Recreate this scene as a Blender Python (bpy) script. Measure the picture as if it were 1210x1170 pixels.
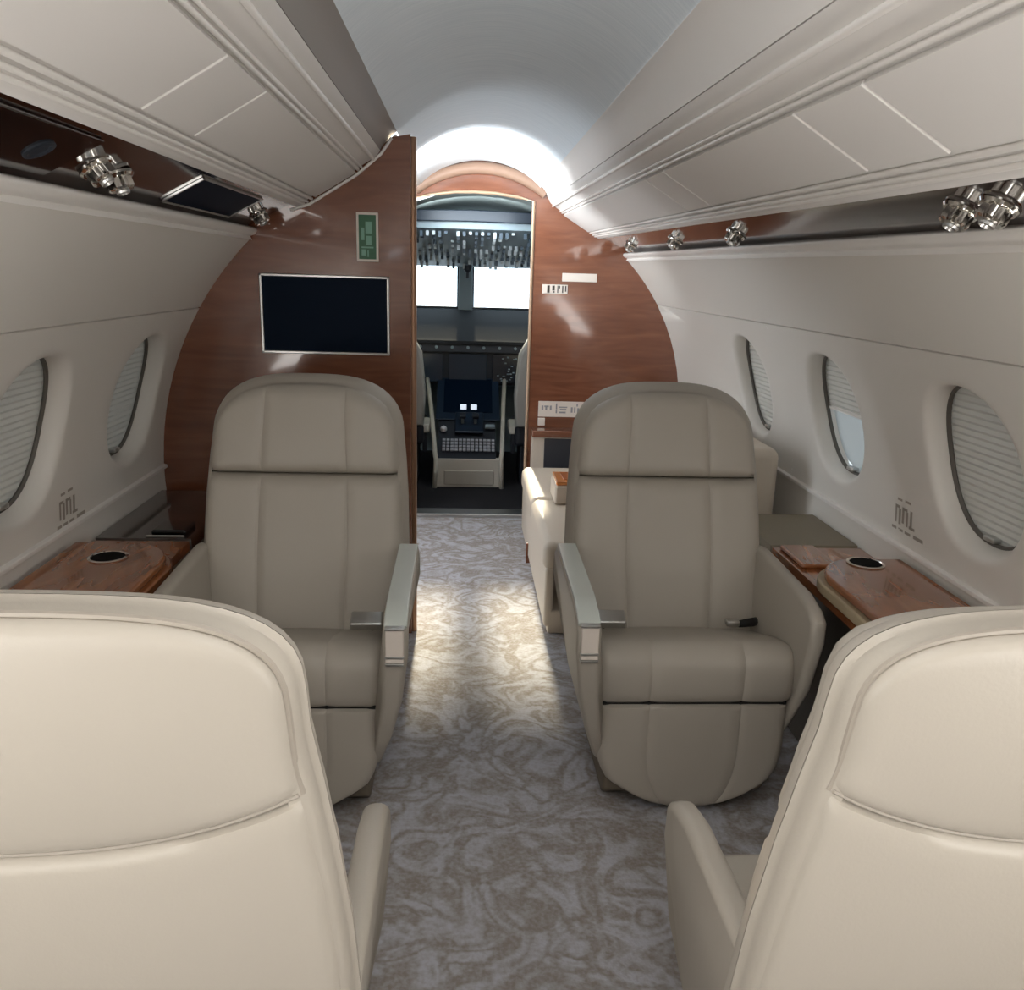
import bpy, bmesh, math, random
from mathutils import Vector, Matrix
random.seed(7)
S = bpy.context.scene
for o in list(bpy.data.objects): bpy.data.objects.remove(o)
COL = S.collection
PI = math.pi

# ------------------------------------------------------------------ camera
F, CX, CY = 985.0, 605.0, 585.0
VP = (550.0, 322.0); ROLL = math.radians(0.8)
d = Vector(((VP[0]-CX)/F, -(VP[1]-CY)/F, -1.0)).normalized()      # world +Y seen from the camera
up = Vector((math.sin(ROLL), math.cos(ROLL), 0)); up = (up - d*up.dot(d)).normalized()
xr = d.cross(up)
R = Matrix((xr, d, up))                                            # rows: world axes in camera space -> camera to world
cam_data = bpy.data.cameras.new('camera'); cam = bpy.data.objects.new('camera', cam_data); COL.objects.link(cam)
cam.matrix_world = Matrix.Translation((-0.075, 0, 1.35)) @ R.to_4x4()
cam_data.sensor_fit = 'HORIZONTAL'; cam_data.sensor_width = 36.0; cam_data.lens = F/1210*36.0
cam_data.clip_start = 0.02; cam_data.clip_end = 100
S.camera = cam

# ------------------------------------------------------------------ light
S.view_settings.view_transform = 'Standard'; S.view_settings.look = 'None'
S.view_settings.exposure = 0.24; S.view_settings.gamma = 1.0; S.view_settings.use_curve_mapping = False
W = bpy.data.worlds.new('sky'); S.world = W; W.use_nodes = True
bg = W.node_tree.nodes['Background']; bg.inputs[0].default_value = (0.88, 0.94, 1.0, 1); bg.inputs[1].default_value = 3.2

def light(name, kind, loc, target, energy, color=(1, 1, 1), size=None, portal=False, angle=None, spread=None):
    l = bpy.data.lights.new(name, kind); o = bpy.data.objects.new(name, l); COL.objects.link(o)
    o.location = loc
    o.rotation_euler = (Vector(target)-Vector(loc)).to_track_quat('-Z', 'Y').to_euler()
    l.energy = energy; l.color = color
    if size: l.shape = 'RECTANGLE'; l.size, l.size_y = size
    if angle is not None: l.angle = angle
    if spread is not None: l.spread = spread
    if portal: l.cycles.is_portal = True
    return o
# low sun straight ahead of the nose, shining through the windshield onto the aisle
light('sun', 'SUN', (0, 12, 5), (0.1, 12-10, 5-3.64), 20.0, (1.0, 0.78, 0.54), angle=math.radians(3.0))
# unseen fill added under the ceiling, above and behind the camera
light('aft_ceiling_fill', 'AREA', (0, -0.55, 1.885), (0, -0.55, 0), 9, (1.0, 0.96, 0.92), (0.22, 2.4))
# added side fill standing in for daylight; no windows are built there
for sx in (-1, 1):
    light('aft_window_fill', 'AREA', (sx*1.04, 0.15, 0.98), (0, 0.35, 1.80), 24, (1.0, 0.97, 0.93), (2.4, 0.45))
# unseen uplight added to brighten the vestibule ceiling; daylight in its open door
light('vestibule_fill', 'AREA', (-0.50, 3.74, 1.52), (0.12, 4.35, 1.90), 10, (0.90, 0.96, 1.0), (0.35, 0.12), spread=1.75)
light('cockpit_fill', 'AREA', (-0.05, 4.95, 1.66), (-0.05, 6.3, 1.25), 2.5, (0.88, 0.96, 1.0), (0.5, 0.1))  # unseen fill added to lift the cockpit posts and panels
light('entry_door_portal', 'AREA', (-1.10, 3.55, 0.75), (0, 3.55, 0.75), 1, (1, 1, 1), (0.72, 1.5), portal=True)
light('windshield_portal', 'AREA', (-0.05, 6.45, 1.26), (-0.05, 0, 1.26), 1, (1, 1, 1), (1.9, 0.45), portal=True)

# ------------------------------------------------------------------ materials
def lin(c):
    return tuple(((v/255)/12.92 if v/255 <= .04045 else ((v/255+.055)/1.055)**2.4) for v in c)+(1.0,)
def mat(name, rgb, rough=.5, metal=0.0, coat=0.0, bump=None, spec=.5, transl=0.0):
    m = bpy.data.materials.new(name); m.use_nodes = True; nt = m.node_tree
    b = nt.nodes['Principled BSDF']; b.inputs['Base Color'].default_value = lin(rgb)
    b.inputs['Roughness'].default_value = rough; b.inputs['Metallic'].default_value = metal
    b.inputs['Coat Weight'].default_value = coat; b.inputs['Coat Roughness'].default_value = .06
    b.inputs['Specular IOR Level'].default_value = spec
    if bump:
        sc, st = bump
        tc = nt.nodes.new('ShaderNodeTexCoord'); n = nt.nodes.new('ShaderNodeTexNoise'); n.inputs['Scale'].default_value = sc; n.inputs['Detail'].default_value = 4
        bp = nt.nodes.new('ShaderNodeBump'); bp.inputs['Strength'].default_value = st; bp.inputs['Distance'].default_value = .002
        nt.links.new(tc.outputs['Object'], n.inputs['Vector']); nt.links.new(n.outputs['Fac'], bp.inputs['Height']); nt.links.new(bp.outputs[0], b.inputs['Normal'])
    if transl:
        t = nt.nodes.new('ShaderNodeBsdfTranslucent'); t.inputs[0].default_value = lin(rgb)
        mx = nt.nodes.new('ShaderNodeMixShader'); mx.inputs[0].default_value = transl
        nt.links.new(b.outputs[0], mx.inputs[1]); nt.links.new(t.outputs[0], mx.inputs[2]); nt.links.new(mx.outputs[0], nt.nodes['Material Output'].inputs[0])
    return m
def ramp_mat(name, stops, scale, vec_scale, rough=.3, coat=.5, distort=1.5, bump=0):
    m = mat(name, (128, 128, 128), rough, 0, coat); nt = m.node_tree; b = nt.nodes['Principled BSDF']
    tc = nt.nodes.new('ShaderNodeTexCoord'); mp = nt.nodes.new('ShaderNodeMapping'); mp.inputs['Scale'].default_value = vec_scale
    n = nt.nodes.new('ShaderNodeTexNoise'); n.inputs['Scale'].default_value = scale; n.inputs['Detail'].default_value = 6; n.inputs['Distortion'].default_value = distort
    r = nt.nodes.new('ShaderNodeValToRGB')
    while len(r.color_ramp.elements) < len(stops): r.color_ramp.elements.new(.5)
    for e, (p, c) in zip(r.color_ramp.elements, stops): e.position = p; e.color = lin(c)
    nt.links.new(tc.outputs['Object'], mp.inputs[0]); nt.links.new(mp.outputs[0], n.inputs['Vector']); nt.links.new(n.outputs['Fac'], r.inputs[0]); nt.links.new(r.outputs[0], b.inputs['Base Color'])
    if bump:
        bp = nt.nodes.new('ShaderNodeBump'); bp.inputs['Strength'].default_value = bump; bp.inputs['Distance'].default_value = .002
        nt.links.new(n.outputs['Fac'], bp.inputs['Height']); nt.links.new(bp.outputs[0], b.inputs['Normal'])
    return m
M_LEATHER = mat('leather_grey_beige', (176, 169, 158), .42, bump=(260, .10), spec=.4)
M_LEATHER2 = mat('leather_cream', (206, 194, 178), .45, bump=(260, .10), spec=.4)
M_PIPE = mat('leather_piping', (158, 150, 139), .5)
M_DARKGAP = mat('dark_gap', (22, 20, 19), .8)
M_WALL = mat('sidewall_panel', (226, 222, 215), .42, bump=(90, .03), spec=.4)
M_BIN = mat('bin_leatherette', (226, 222, 218), .48, bump=(160, .06), spec=.4)
M_TRIM = mat('pale_satin_trim', (236, 232, 227), .28, spec=.6)
M_CHROME = mat('polished_chrome', (225, 222, 216), .12, 1.0)
M_SATIN = mat('satin_silver', (200, 200, 198), .3, 1.0)
M_CAP = mat('armrest_cap', (206, 212, 206), .25, 0, .6)
M_WOOD = ramp_mat('mahogany_gloss', [(.15, (98, 56, 37)), (.55, (122, 73, 50)), (.9, (138, 87, 61))], 2.2, (1.2, 1.2, 9), .25, 1.0)
M_WOODV = ramp_mat('mahogany_ledge', [(.2, (112, 62, 36)), (.55, (154, 94, 56)), (.85, (182, 122, 76))], 2.5, (6, 1.2, 6), .2, .8)
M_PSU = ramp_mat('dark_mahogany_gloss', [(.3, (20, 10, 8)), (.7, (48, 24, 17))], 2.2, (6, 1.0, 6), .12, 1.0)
M_BLACK = mat('gloss_black', (12, 12, 14), .12, 0, .6)
M_WELL = mat('cup_well_black', (10, 9, 9), .8, spec=.1)
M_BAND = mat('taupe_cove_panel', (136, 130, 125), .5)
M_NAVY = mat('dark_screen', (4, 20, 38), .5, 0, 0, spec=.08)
M_CKDARK = mat('cockpit_dark', (26, 32, 42), .6)
M_CKNAVY = mat('cockpit_navy', (22, 38, 56), .35)
M_CKGREY = mat('cockpit_grey_blue', (126, 142, 150), .5)
M_CKCREAM = mat('cockpit_cream', (196, 192, 180), .5)
M_PLATE = mat('white_plate', (226, 216, 206), .4)
M_INK = mat('dark_ink', (60, 54, 48), .6)
M_GREEN = mat('green_sign', (30, 92, 58), .4)
M_GREENL = mat('pale_green_mark', (120, 168, 146), .4)
M_SHADE = mat('pleated_shade', (200, 197, 189), .7, transl=.03)
M_SHADE2 = mat('pleated_shade_pale', (206, 210, 210), .7, transl=.08)
M_TRAYWOOD = mat('orange_wood', (206, 128, 64), .25, 0, .8)
def emis(name, rgb, st):
    m = bpy.data.materials.new(name); m.use_nodes = True; nt = m.node_tree; b = nt.nodes['Principled BSDF']
    b.inputs['Base Color'].default_value = lin(rgb); b.inputs['Emission Color'].default_value = lin(rgb); b.inputs['Emission Strength'].default_value = st
    return m
M_LIT = emis('lit_display', (205, 215, 228), .8)
def glass_mat(name='window_glass', tint=(235, 242, 245), refl=.08):
    m = bpy.data.materials.new(name); m.use_nodes = True; nt = m.node_tree; nt.nodes.remove(nt.nodes['Principled BSDF'])
    t = nt.nodes.new('ShaderNodeBsdfTransparent'); t.inputs[0].default_value = lin(tint)
    g = nt.nodes.new('ShaderNodeBsdfGlossy'); g.inputs['Roughness'].default_value = .02
    mx = nt.nodes.new('ShaderNodeMixShader'); mx.inputs[0].default_value = refl
    nt.links.new(t.outputs[0], mx.inputs[1]); nt.links.new(g.outputs[0], mx.inputs[2]); nt.links.new(mx.outputs[0], nt.nodes['Material Output'].inputs[0])
    return m
M_GLASS = glass_mat()
# ceiling: pale satin fabric with fine cross streaks
M_CEIL = mat('ceiling_satin', (206, 208, 208), .50, spec=.4); nt = M_CEIL.node_tree; b = nt.nodes['Principled BSDF']
tc = nt.nodes.new('ShaderNodeTexCoord'); mp = nt.nodes.new('ShaderNodeMapping'); mp.inputs['Scale'].default_value = (3, 70, 3)
n = nt.nodes.new('ShaderNodeTexNoise'); n.inputs['Scale'].default_value = 2.5; n.inputs['Detail'].default_value = 5
r = nt.nodes.new('ShaderNodeValToRGB'); r.color_ramp.elements[0].position = .3; r.color_ramp.elements[0].color = lin((212, 222, 230)); r.color_ramp.elements[1].position = .7; r.color_ramp.elements[1].color = lin((226, 234, 240))
bp = nt.nodes.new('ShaderNodeBump'); bp.inputs['Strength'].default_value = .05; bp.inputs['Distance'].default_value = .002
nt.links.new(tc.outputs['Object'], mp.inputs[0]); nt.links.new(mp.outputs[0], n.inputs['Vector']); nt.links.new(n.outputs['Fac'], r.inputs[0]); nt.links.new(r.outputs[0], b.inputs['Base Color']); nt.links.new(n.outputs['Fac'], bp.inputs['Height']); nt.links.new(bp.outputs[0], b.inputs['Normal'])
# carpet: taupe pile with grey-blue scrolls
M_CARPET = mat('scroll_carpet', (120, 110, 100), .95, spec=.1); nt = M_CARPET.node_tree; b = nt.nodes['Principled BSDF']
tc = nt.nodes.new('ShaderNodeTexCoord')
n1 = nt.nodes.new('ShaderNodeTexNoise'); n1.inputs['Scale'].default_value = 5.2; n1.inputs['Detail'].default_value = 2.5; n1.inputs['Distortion'].default_value = 2.2
m1 = nt.nodes.new('ShaderNodeMath'); m1.operation = 'MULTIPLY'; m1.inputs[1].default_value = 21.0
m2 = nt.nodes.new('ShaderNodeMath'); m2.operation = 'SINE'
n2 = nt.nodes.new('ShaderNodeTexNoise'); n2.inputs['Scale'].default_value = 95; n2.inputs['Detail'].default_value = 3
n3 = nt.nodes.new('ShaderNodeTexNoise'); n3.inputs['Scale'].default_value = 22; n3.inputs['Detail'].default_value = 3; n3.inputs['Distortion'].default_value = 1.2
m3 = nt.nodes.new('ShaderNodeMath'); m3.operation = 'MULTIPLY_ADD'; m3.inputs[1].default_value = 2.6; m3.inputs[2].default_value = -1.3
m4 = nt.nodes.new('ShaderNodeMath'); m4.operation = 'MULTIPLY_ADD'; m4.inputs[1].default_value = 3.4; m4.inputs[2].default_value = -1.7
a1 = nt.nodes.new('ShaderNodeMath'); a1.operation = 'ADD'; a2 = nt.nodes.new('ShaderNodeMath'); a2.operation = 'ADD'
r = nt.nodes.new('ShaderNodeValToRGB'); r.color_ramp.elements[0].position = .16; r.color_ramp.elements[0].color = lin((150, 142, 134)); r.color_ramp.elements[1].position = .80; r.color_ramp.elements[1].color = lin((190, 191, 198))
mr = nt.nodes.new('ShaderNodeMapRange'); mr.inputs[1].default_value = -2.2; mr.inputs[2].default_value = 2.2
bp = nt.nodes.new('ShaderNodeBump'); bp.inputs['Strength'].default_value = .6; bp.inputs['Distance'].default_value = .004
L = nt.links.new
for n in (n1, n2, n3): L(tc.outputs['Object'], n.inputs['Vector'])
L(n1.outputs['Fac'], m1.inputs[0]); L(m1.outputs[0], m2.inputs[0]); L(n2.outputs['Fac'], m4.inputs[0]); L(n3.outputs['Fac'], m3.inputs[0])
L(m2.outputs[0], a1.inputs[0]); L(m3.outputs[0], a1.inputs[1]); L(a1.outputs[0], a2.inputs[0]); L(m4.outputs[0], a2.inputs[1])
L(a2.outputs[0], mr.inputs[0]); L(mr.outputs[0], r.inputs[0]); L(r.outputs[0], b.inputs['Base Color']); L(n2.outputs['Fac'], bp.inputs['Height']); L(bp.outputs[0], b.inputs['Normal'])

# ------------------------------------------------------------------ helpers
def link(name, verts, faces, m, parent=None, smooth=False, kind=None, weighted=False):
    me = bpy.data.meshes.new(name); me.from_pydata([tuple(v) for v in verts], [], faces); me.validate()
    bm = bmesh.new(); bm.from_mesh(me); bmesh.ops.remove_doubles(bm, verts=bm.verts, dist=1e-6); bmesh.ops.recalc_face_normals(bm, faces=bm.faces); bm.to_mesh(me); bm.free()
    return link_me(name, me, m, parent, smooth, kind)
def link_me(name, me, m, parent=None, smooth=False, kind=None):
    me.materials.append(m)
    if smooth: me.shade_smooth()
    o = bpy.data.objects.new(name, me); COL.objects.link(o)
    if parent: o.parent = parent
    if kind: o['kind'] = kind
    return o
def link_bm(name, bm, m, parent=None, smooth=False, kind=None):
    me = bpy.data.meshes.new(name); bm.to_mesh(me); bm.free()
    return link_me(name, me, m, parent, smooth, kind)
def hard(o):
    w = o.modifiers.new('weighted_normal', 'WEIGHTED_NORMAL'); w.keep_sharp = True; w.weight = 80; return o
def sharp(o, deg=35):
    o.data.set_sharp_from_angle(angle=math.radians(deg)); return o
def thing(name, label, cat, loc=(0, 0, 0), group=None, kind=None):
    o = bpy.data.objects.new(name, None); COL.objects.link(o); o.location = loc; o.empty_display_size = .05
    if label: o['label'] = label
    if cat: o['category'] = cat
    if group: o['group'] = group
    if kind: o['kind'] = kind
    return o
def tag(o, label=None, cat=None, group=None, kind=None):
    for k, v in (('label', label), ('category', cat), ('group', group), ('kind', kind)):
        if v: o[k] = v
    return o
def bm_box(bm, a, b, bev=0, seg=2, M=None):
    lo = Vector((min(a[i], b[i]) for i in range(3))); hi = Vector((max(a[i], b[i]) for i in range(3)))
    g = bmesh.ops.create_cube(bm, size=1.0); vs = g['verts']
    for v in vs: v.co = Vector(((lo[i]+hi[i])/2 + v.co[i]*(hi[i]-lo[i]) for i in range(3)))
    if bev:
        es = list({e for v in vs for e in v.link_edges})
        rs = bmesh.ops.bevel(bm, geom=es, offset=bev, segments=seg, affect='EDGES', profile=.5, clamp_overlap=True)
        vs = list({v for f in rs['faces'] for v in f.verts} | {v for v in vs if v.is_valid})
    if M is not None:
        for v in vs: v.co = M @ v.co
    return vs
def box(name, a, b, m, parent=None, bev=.004, seg=2, M=None, kind=None):
    bm = bmesh.new(); bm_box(bm, a, b, bev, seg, M); o = link_bm(name, bm, m, parent, True, kind); return hard(sharp(o, 50))
def prism(name, poly, axis, a, b, m, parent=None, bev=.004, seg=2, kind=None, M=None, smooth=True):
    """polygon in the other two axes, extruded along axis from a to b"""
    bm = bmesh.new()
    def P(p, t):
        return Vector((t, p[0], p[1])) if axis == 0 else Vector((p[0], t, p[1])) if axis == 1 else Vector((p[0], p[1], t))
    va = [bm.verts.new(P(p, a)) for p in poly]; vb = [bm.verts.new(P(p, b)) for p in poly]; N = len(poly)
    fa = bm.faces.new(va); fb = bm.faces.new(vb[::-1])
    for i in range(N): bm.faces.new((va[i], vb[i], vb[(i+1) % N], va[(i+1) % N]))
    bmesh.ops.recalc_face_normals(bm, faces=bm.faces)
    if bev:
        es = list(set(fa.edges) | set(fb.edges))
        bmesh.ops.bevel(bm, geom=es, offset=bev, segments=seg, affect='EDGES', profile=.5, clamp_overlap=True)
    if M is not None: bmesh.ops.transform(bm, matrix=M, verts=bm.verts)
    o = link_bm(name, bm, m, parent, smooth, kind)
    return hard(sharp(o, 50)) if smooth else o
def sheet(name, prof, ys, m, parent=None, kind=None, smooth=True, ang=40):
    """open profile of (x, z) swept along y"""
    V = [(x, y, z) for y in ys for x, z in prof]; n = len(prof)
    Fc = [(j*n+i, j*n+i+1, (j+1)*n+i+1, (j+1)*n+i) for j in range(len(ys)-1) for i in range(n-1)]
    o = link(name, V, Fc, m, parent, smooth, kind); return sharp(o, ang)
def bm_tube(bm, pts, r, seg=8, closed=False, cap=True):
    pts = [Vector(p) for p in pts]; rings = []; N = len(pts)
    for i, p in enumerate(pts):
        if closed: t = pts[(i+1) % N]-pts[i-1]
        else: t = pts[min(i+1, N-1)]-pts[max(i-1, 0)]
        t.normalize(); a = t.orthogonal() if i == 0 else (a - t*a.dot(t)).normalized()
        if i == 0: a.normalize()
        bb = t.cross(a); rr = r if not isinstance(r, (list, tuple)) else r[i]
        rings.append([bm.verts.new(p + a*math.cos(2*PI*k/seg)*rr + bb*math.sin(2*PI*k/seg)*rr) for k in range(seg)])
    for i in range(N if closed else N-1):
        A, B = rings[i], rings[(i+1) % N]
        for k in range(seg): bm.faces.new((A[k], A[(k+1) % seg], B[(k+1) % seg], B[k]))
    if cap and not closed: bm.faces.new(rings[0][::-1]); bm.faces.new(rings[-1])
def tube(name, pts, r, m, parent=None, seg=8, closed=False, kind=None):
    bm = bmesh.new(); bm_tube(bm, pts, r, seg, closed); bmesh.ops.recalc_face_normals(bm, faces=bm.faces)
    return sharp(link_bm(name, bm, m, parent, True, kind), 50)
def bm_lathe(bm, prof, seg, M, lobes=0, amp=0):
    rings = []
    for r, h in prof:
        rings.append([bm.verts.new(M @ Vector((r*(1+amp*math.cos(lobes*2*PI*k/seg))*math.cos(2*PI*k/seg), r*(1+amp*math.cos(lobes*2*PI*k/seg))*math.sin(2*PI*k/seg), h))) for k in range(seg)])
    for A, B in zip(rings, rings[1:]):
        for k in range(seg): bm.faces.new((A[k], A[(k+1) % seg], B[(k+1) % seg], B[k]))
    bm.faces.new(rings[0][::-1]); bm.faces.new(rings[-1]); bmesh.ops.recalc_face_normals(bm, faces=bm.faces)
def lathe(name, prof, m, parent=None, seg=24, M=Matrix(), lobes=0, amp=0, ang=35):
    bm = bmesh.new(); bm_lathe(bm, prof, seg, M, lobes, amp); return sharp(link_bm(name, bm, m, parent, True), ang)
def copy_tree(o, parent=None):
    c = o.copy(); COL.objects.link(c); c.parent = parent
    for ch in list(o.children): copy_tree(ch, c)
    return c
def lerp_tab(tab, x):
    if x <= tab[0][0]: return tab[0][1]
    for (a, fa), (b_, fb) in zip(tab, tab[1:]):
        if x <= b_: t = (x-a)/(b_-a); t = t*t*(3-2*t)*.35 + t*.65; return fa+(fb-fa)*t
    return tab[-1][1]

# ------------------------------------------------------------------ fuselage section
RAD, CZ = 1.145, 0.62
def arc(deg, off=0.0): a = math.radians(deg); return ((RAD+off)*math.cos(a), CZ+(RAD+off)*math.sin(a))
def zdeg(z): return math.degrees(math.asin((z-CZ)/RAD))
Y0, YP, YB = -2.3, 2.98, 4.66          # aft end, left partition, forward bulkhead
D_FLOOR, D_DADO, D_SEAM, D_TOP = zdeg(0.0), zdeg(.655), zdeg(1.205), zdeg(1.44)

fl = box('floor', (-1.0, Y0, -.04), (1.0, YB, 0), M_CARPET, bev=0, kind='structure')
def wall_strip(sx, d0, d1, n): return [(sx*arc(d0+(d1-d0)*i/n)[0], arc(d0+(d1-d0)*i/n)[1]) for i in range(n+1)]

WH, WW = .212, .190                     # window half height along the arc, half width along the cabin
def window_bay(sx, ya, yb, yc, V, Fc):
    """sidewall panel with a soft oval recess, appended to V, Fc; returns the sill ring"""
    sc = math.radians(zdeg(.940))*RAD; s0 = math.radians(D_DADO)*RAD; s1 = math.radians(D_SEAM)*RAD
    def P(y, s, off): a = s/RAD; return (sx*(RAD+off)*math.cos(a), y, CZ+(RAD+off)*math.sin(a))
    angs = [2*PI*k/96 for k in range(96)]
    corners = [math.atan2(s-sc, y-yc) % (2*PI) for y in (ya, yb) for s in (s0, s1)]
    for c in corners:
        k = min(range(len(angs)), key=lambda i: abs((angs[i]-c+PI) % (2*PI)-PI)); angs[k] = c
    def hole(t, k):
        c, s = math.cos(t), math.sin(t); p = 2.25
        rr = (abs(c/WW)**p + abs(s/WH)**p)**(-1/p); return yc+c*rr*k, sc+s*rr*k
    def rect(t):
        c, s = math.cos(t), math.sin(t); f = 1e9
        if c > 1e-9: f = min(f, (yb-yc)/c)
        if c < -1e-9: f = min(f, (ya-yc)/c)
        if s > 1e-9: f = min(f, (s1-sc)/s)
        if s < -1e-9: f = min(f, (s0-sc)/s)
        return yc+c*f, sc+s*f
    rings = []
    for f in (1, .66, .33, .12, 0):
        rings.append([P(hole(t, 1.06)[0]*(1-f)+rect(t)[0]*f, hole(t, 1.06)[1]*(1-f)+rect(t)[1]*f, 0) for t in angs])
    for k, off in ((1.02, .0015), (.985, .006), (.955, .014), (.93, .026), (.91, .042), (.90, .055)):
        rings.append([P(*hole(t, k), off) for t in angs])
    b0 = len(V)
    for r_ in rings: V.extend(r_)
    N = len(angs)
    for j in range(len(rings)-1):
        for k in range(N): Fc.append((b0+j*N+k, b0+j*N+(k+1) % N, b0+(j+1)*N+(k+1) % N, b0+(j+1)*N+k))
    return P, hole, sc
def grid_strip(sx, ya, yb, da, db, n, V, Fc, dec=0):
    b0 = len(V)
    for y in (ya, yb):
        for x, z in wall_strip(sx, da, db, n): V.append((x, y, z))
    for i in range(n): Fc.append((b0+i, b0+i+1, b0+n+2+i, b0+n+1+i))

win_no = 0
def window(sx, P, hole, sc, n_slats, drop, label_mat, latch=True, yc=0):
    """pleated shade, rubber seal, outer pane and latch of one window, all children of the window"""
    global win_no
    win_no += 1
    w = thing('window_%d' % win_no, None, None, kind='structure')
    N = 64; T = [2*PI*k/N for k in range(N)]
    tube('seal', [P(*hole(t, .895), .052) for t in T], .006, mat('window_seal_%d' % win_no, (96, 92, 86), .6), w, 6, True)
    V = [P(*hole(t, .90), .10) for t in T] + [P(*hole(t, .90), .094) for t in T]
    link('pane', V, [tuple(range(N)), tuple(range(2*N-1, N-1, -1))]+[(k, (k+1) % N, N+(k+1) % N, N+k) for k in range(N)], M_GLASS, w)
    V = [P(*hole(t, .90), .053) for t in T] + [P(*hole(t, .90), .11) for t in T]
    link('surround', V, [(k, (k+1) % N, N+(k+1) % N, N+k) for k in range(N)], M_TRIM, w, True)
    # shade: zig-zag pleats following the curve, clipped to the oval
    V, Fc = [], []; top = .90*WH; bot = top-2*.90*WH*drop; nx = 10
    for i in range(n_slats*2+1):
        s = top+(bot-top)*i/(n_slats*2); off = .0625 if i % 2 else .058
        p = 2.25; q = max(0.0, 1-abs(s/(WH*.905))**p)**(1/p)*WW*.905
        for j in range(nx+1): V.append(P(yc-q+2*q*j/nx, sc+s, off))
    for i in range(n_slats*2):
        for j in range(nx): Fc.append((i*(nx+1)+j, i*(nx+1)+j+1, (i+1)*(nx+1)+j+1, (i+1)*(nx+1)+j))
    link('pleated_shade', V, Fc, label_mat, w)['kind'] = 'stuff'
    s = bot
    q = max(0.0, 1-abs(s/(WH*.905))**2.25)**(1/2.25)*WW*.905
    if drop < .98: tube('shade_rail', [P(yc-q+2*q*j/6, sc+s, .060) for j in range(7)], .007, M_TRIM, w, 6)
    if drop < .98:
        V, Fc = [], []; nv = 8
        for i in range(nv+1):
            s = bot+(-.90*WH-bot)*i/nv; q = max(0.0, 1-abs(s/(WH*.905))**2.25)**(1/2.25)*WW*.905
            for j in range(nx+1): V.append(P(yc-q+2*q*j/nx, sc+s, .072))
        for i in range(nv):
            for j in range(nx): Fc.append((i*(nx+1)+j, i*(nx+1)+j+1, (i+1)*(nx+1)+j+1, (i+1)*(nx+1)+j))
        link('frosted_pane', V, Fc, M_SHADE2, w)
    if latch:
        bm = bmesh.new(); c = Vector(P(yc, sc-.83*WH, .047)); bm_box(bm, c-Vector((.012, .020, .006)), c+Vector((.012, .020, .006)), .003); o = link_bm('latch', bm, M_SATIN, w, True)
    return w
WIN = {1: [(3.33, 2.95, 4.70), (2.56, 2.19, 2.95), (1.82, 1.44, 2.19)], -1: [(2.66, 2.325, 3.02), (1.99, 1.60, 2.325)]}
for sx, nm in ((-1, 'wall_left'), (1, 'wall_right')):
    V, Fc = [], []; wins = []
    bays = WIN[sx]
    for yc, ya, yb in bays: wins.append((window_bay(sx, ya, yb, yc, V, Fc), yc))
    lo = min(b_[1] for b_ in bays); hi = max(b_[2] for b_ in bays)
    end = YB+.04 if sx > 0 else YP+.04
    for y in sorted({q for b_ in bays for q in b_[1:]} - {4.70, 3.02}): sheet(nm, [(sx*arc(D_FLOOR+(D_TOP-D_FLOOR)*i/40, .014)[0], arc(D_FLOOR+(D_TOP-D_FLOOR)*i/40, .014)[1]) for i in range(41)], [y-.025, min(y+.025, end)], M_WALL, kind='structure')
    grid_strip(sx, Y0, lo, D_DADO, D_SEAM, 10, V, Fc)
    if end > hi: grid_strip(sx, hi, end, D_DADO, D_SEAM, 10, V, Fc)
    grid_strip(sx, Y0, end, D_FLOOR, D_DADO-.6, 14, V, Fc)             # below the rail
    grid_strip(sx, Y0, end, D_SEAM+.25, D_TOP, 8, V, Fc)               # above the seam
    b0 = len(V)                                                         # seam groove
    pr = [arc(D_SEAM), arc(D_SEAM, .008), arc(D_SEAM+.25, .008), arc(D_SEAM+.25)]
    for y in (Y0, end):
        for x, z in pr: V.append((sx*x, y, z))
    for i in range(3): Fc.append((b0+i, b0+i+1, b0+5+i, b0+4+i))
    o = link(nm, V, Fc, M_WALL, None, True, 'structure'); sharp(o, 40)
    if sx > 0:
        for k, ((P, hole, sc), yc) in enumerate(wins):
            window(sx, P, hole, sc, 22 if k != 1 else 12, 1.0 if k != 1 else .52, M_SHADE, True, yc)
    else:
        for k, ((P, hole, sc), yc) in enumerate(wins): window(sx, P, hole, sc, 22, 1.0, M_SHADE, True, yc)
trim_no = 0
def trim(prof, ya, yb, m, sx=1):
    global trim_no; trim_no += 1
    return prism('trim_%d' % trim_no, [(sx*x, z) for x, z in prof], 1, ya, yb, m, None, 0, kind='structure')
for sx in (-1, 1):
    end = YB if sx > 0 else YP
    # rail below the windows
    a, b_, c, d_ = arc(D_DADO+.15, .004), arc(D_DADO-.15, -.012), arc(D_DADO-.55, -.012), arc(D_DADO-.75, .004)
    trim([a, arc(D_DADO, -.009), b_, c, arc(D_DADO-.65, -.009), d_], Y0, end, M_TRIM, sx)
    # rounded ledge under the service strip
    t0 = arc(D_TOP, .006)
    trim([t0, arc(D_TOP, -.006), (.800, 1.448), (.788, 1.452), (.780, 1.458), (.776, 1.466), (.778, 1.473), (.786, 1.477), (.815, 1.478)], Y0, end, M_TRIM, sx)
    # cream body behind the strip, out to the skin
def taper(o, k):
    for v in o.data.vertices: v.co.z -= k*(YB-v.co.y)
K_LEDGE, K_STRIP, K_BIN = .009, .0125, .0157      # the right-hand fittings run slightly downhill towards the tail
for o in COL.objects:
    if o.name == 'trim_4': taper(o, K_LEDGE)
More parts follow.
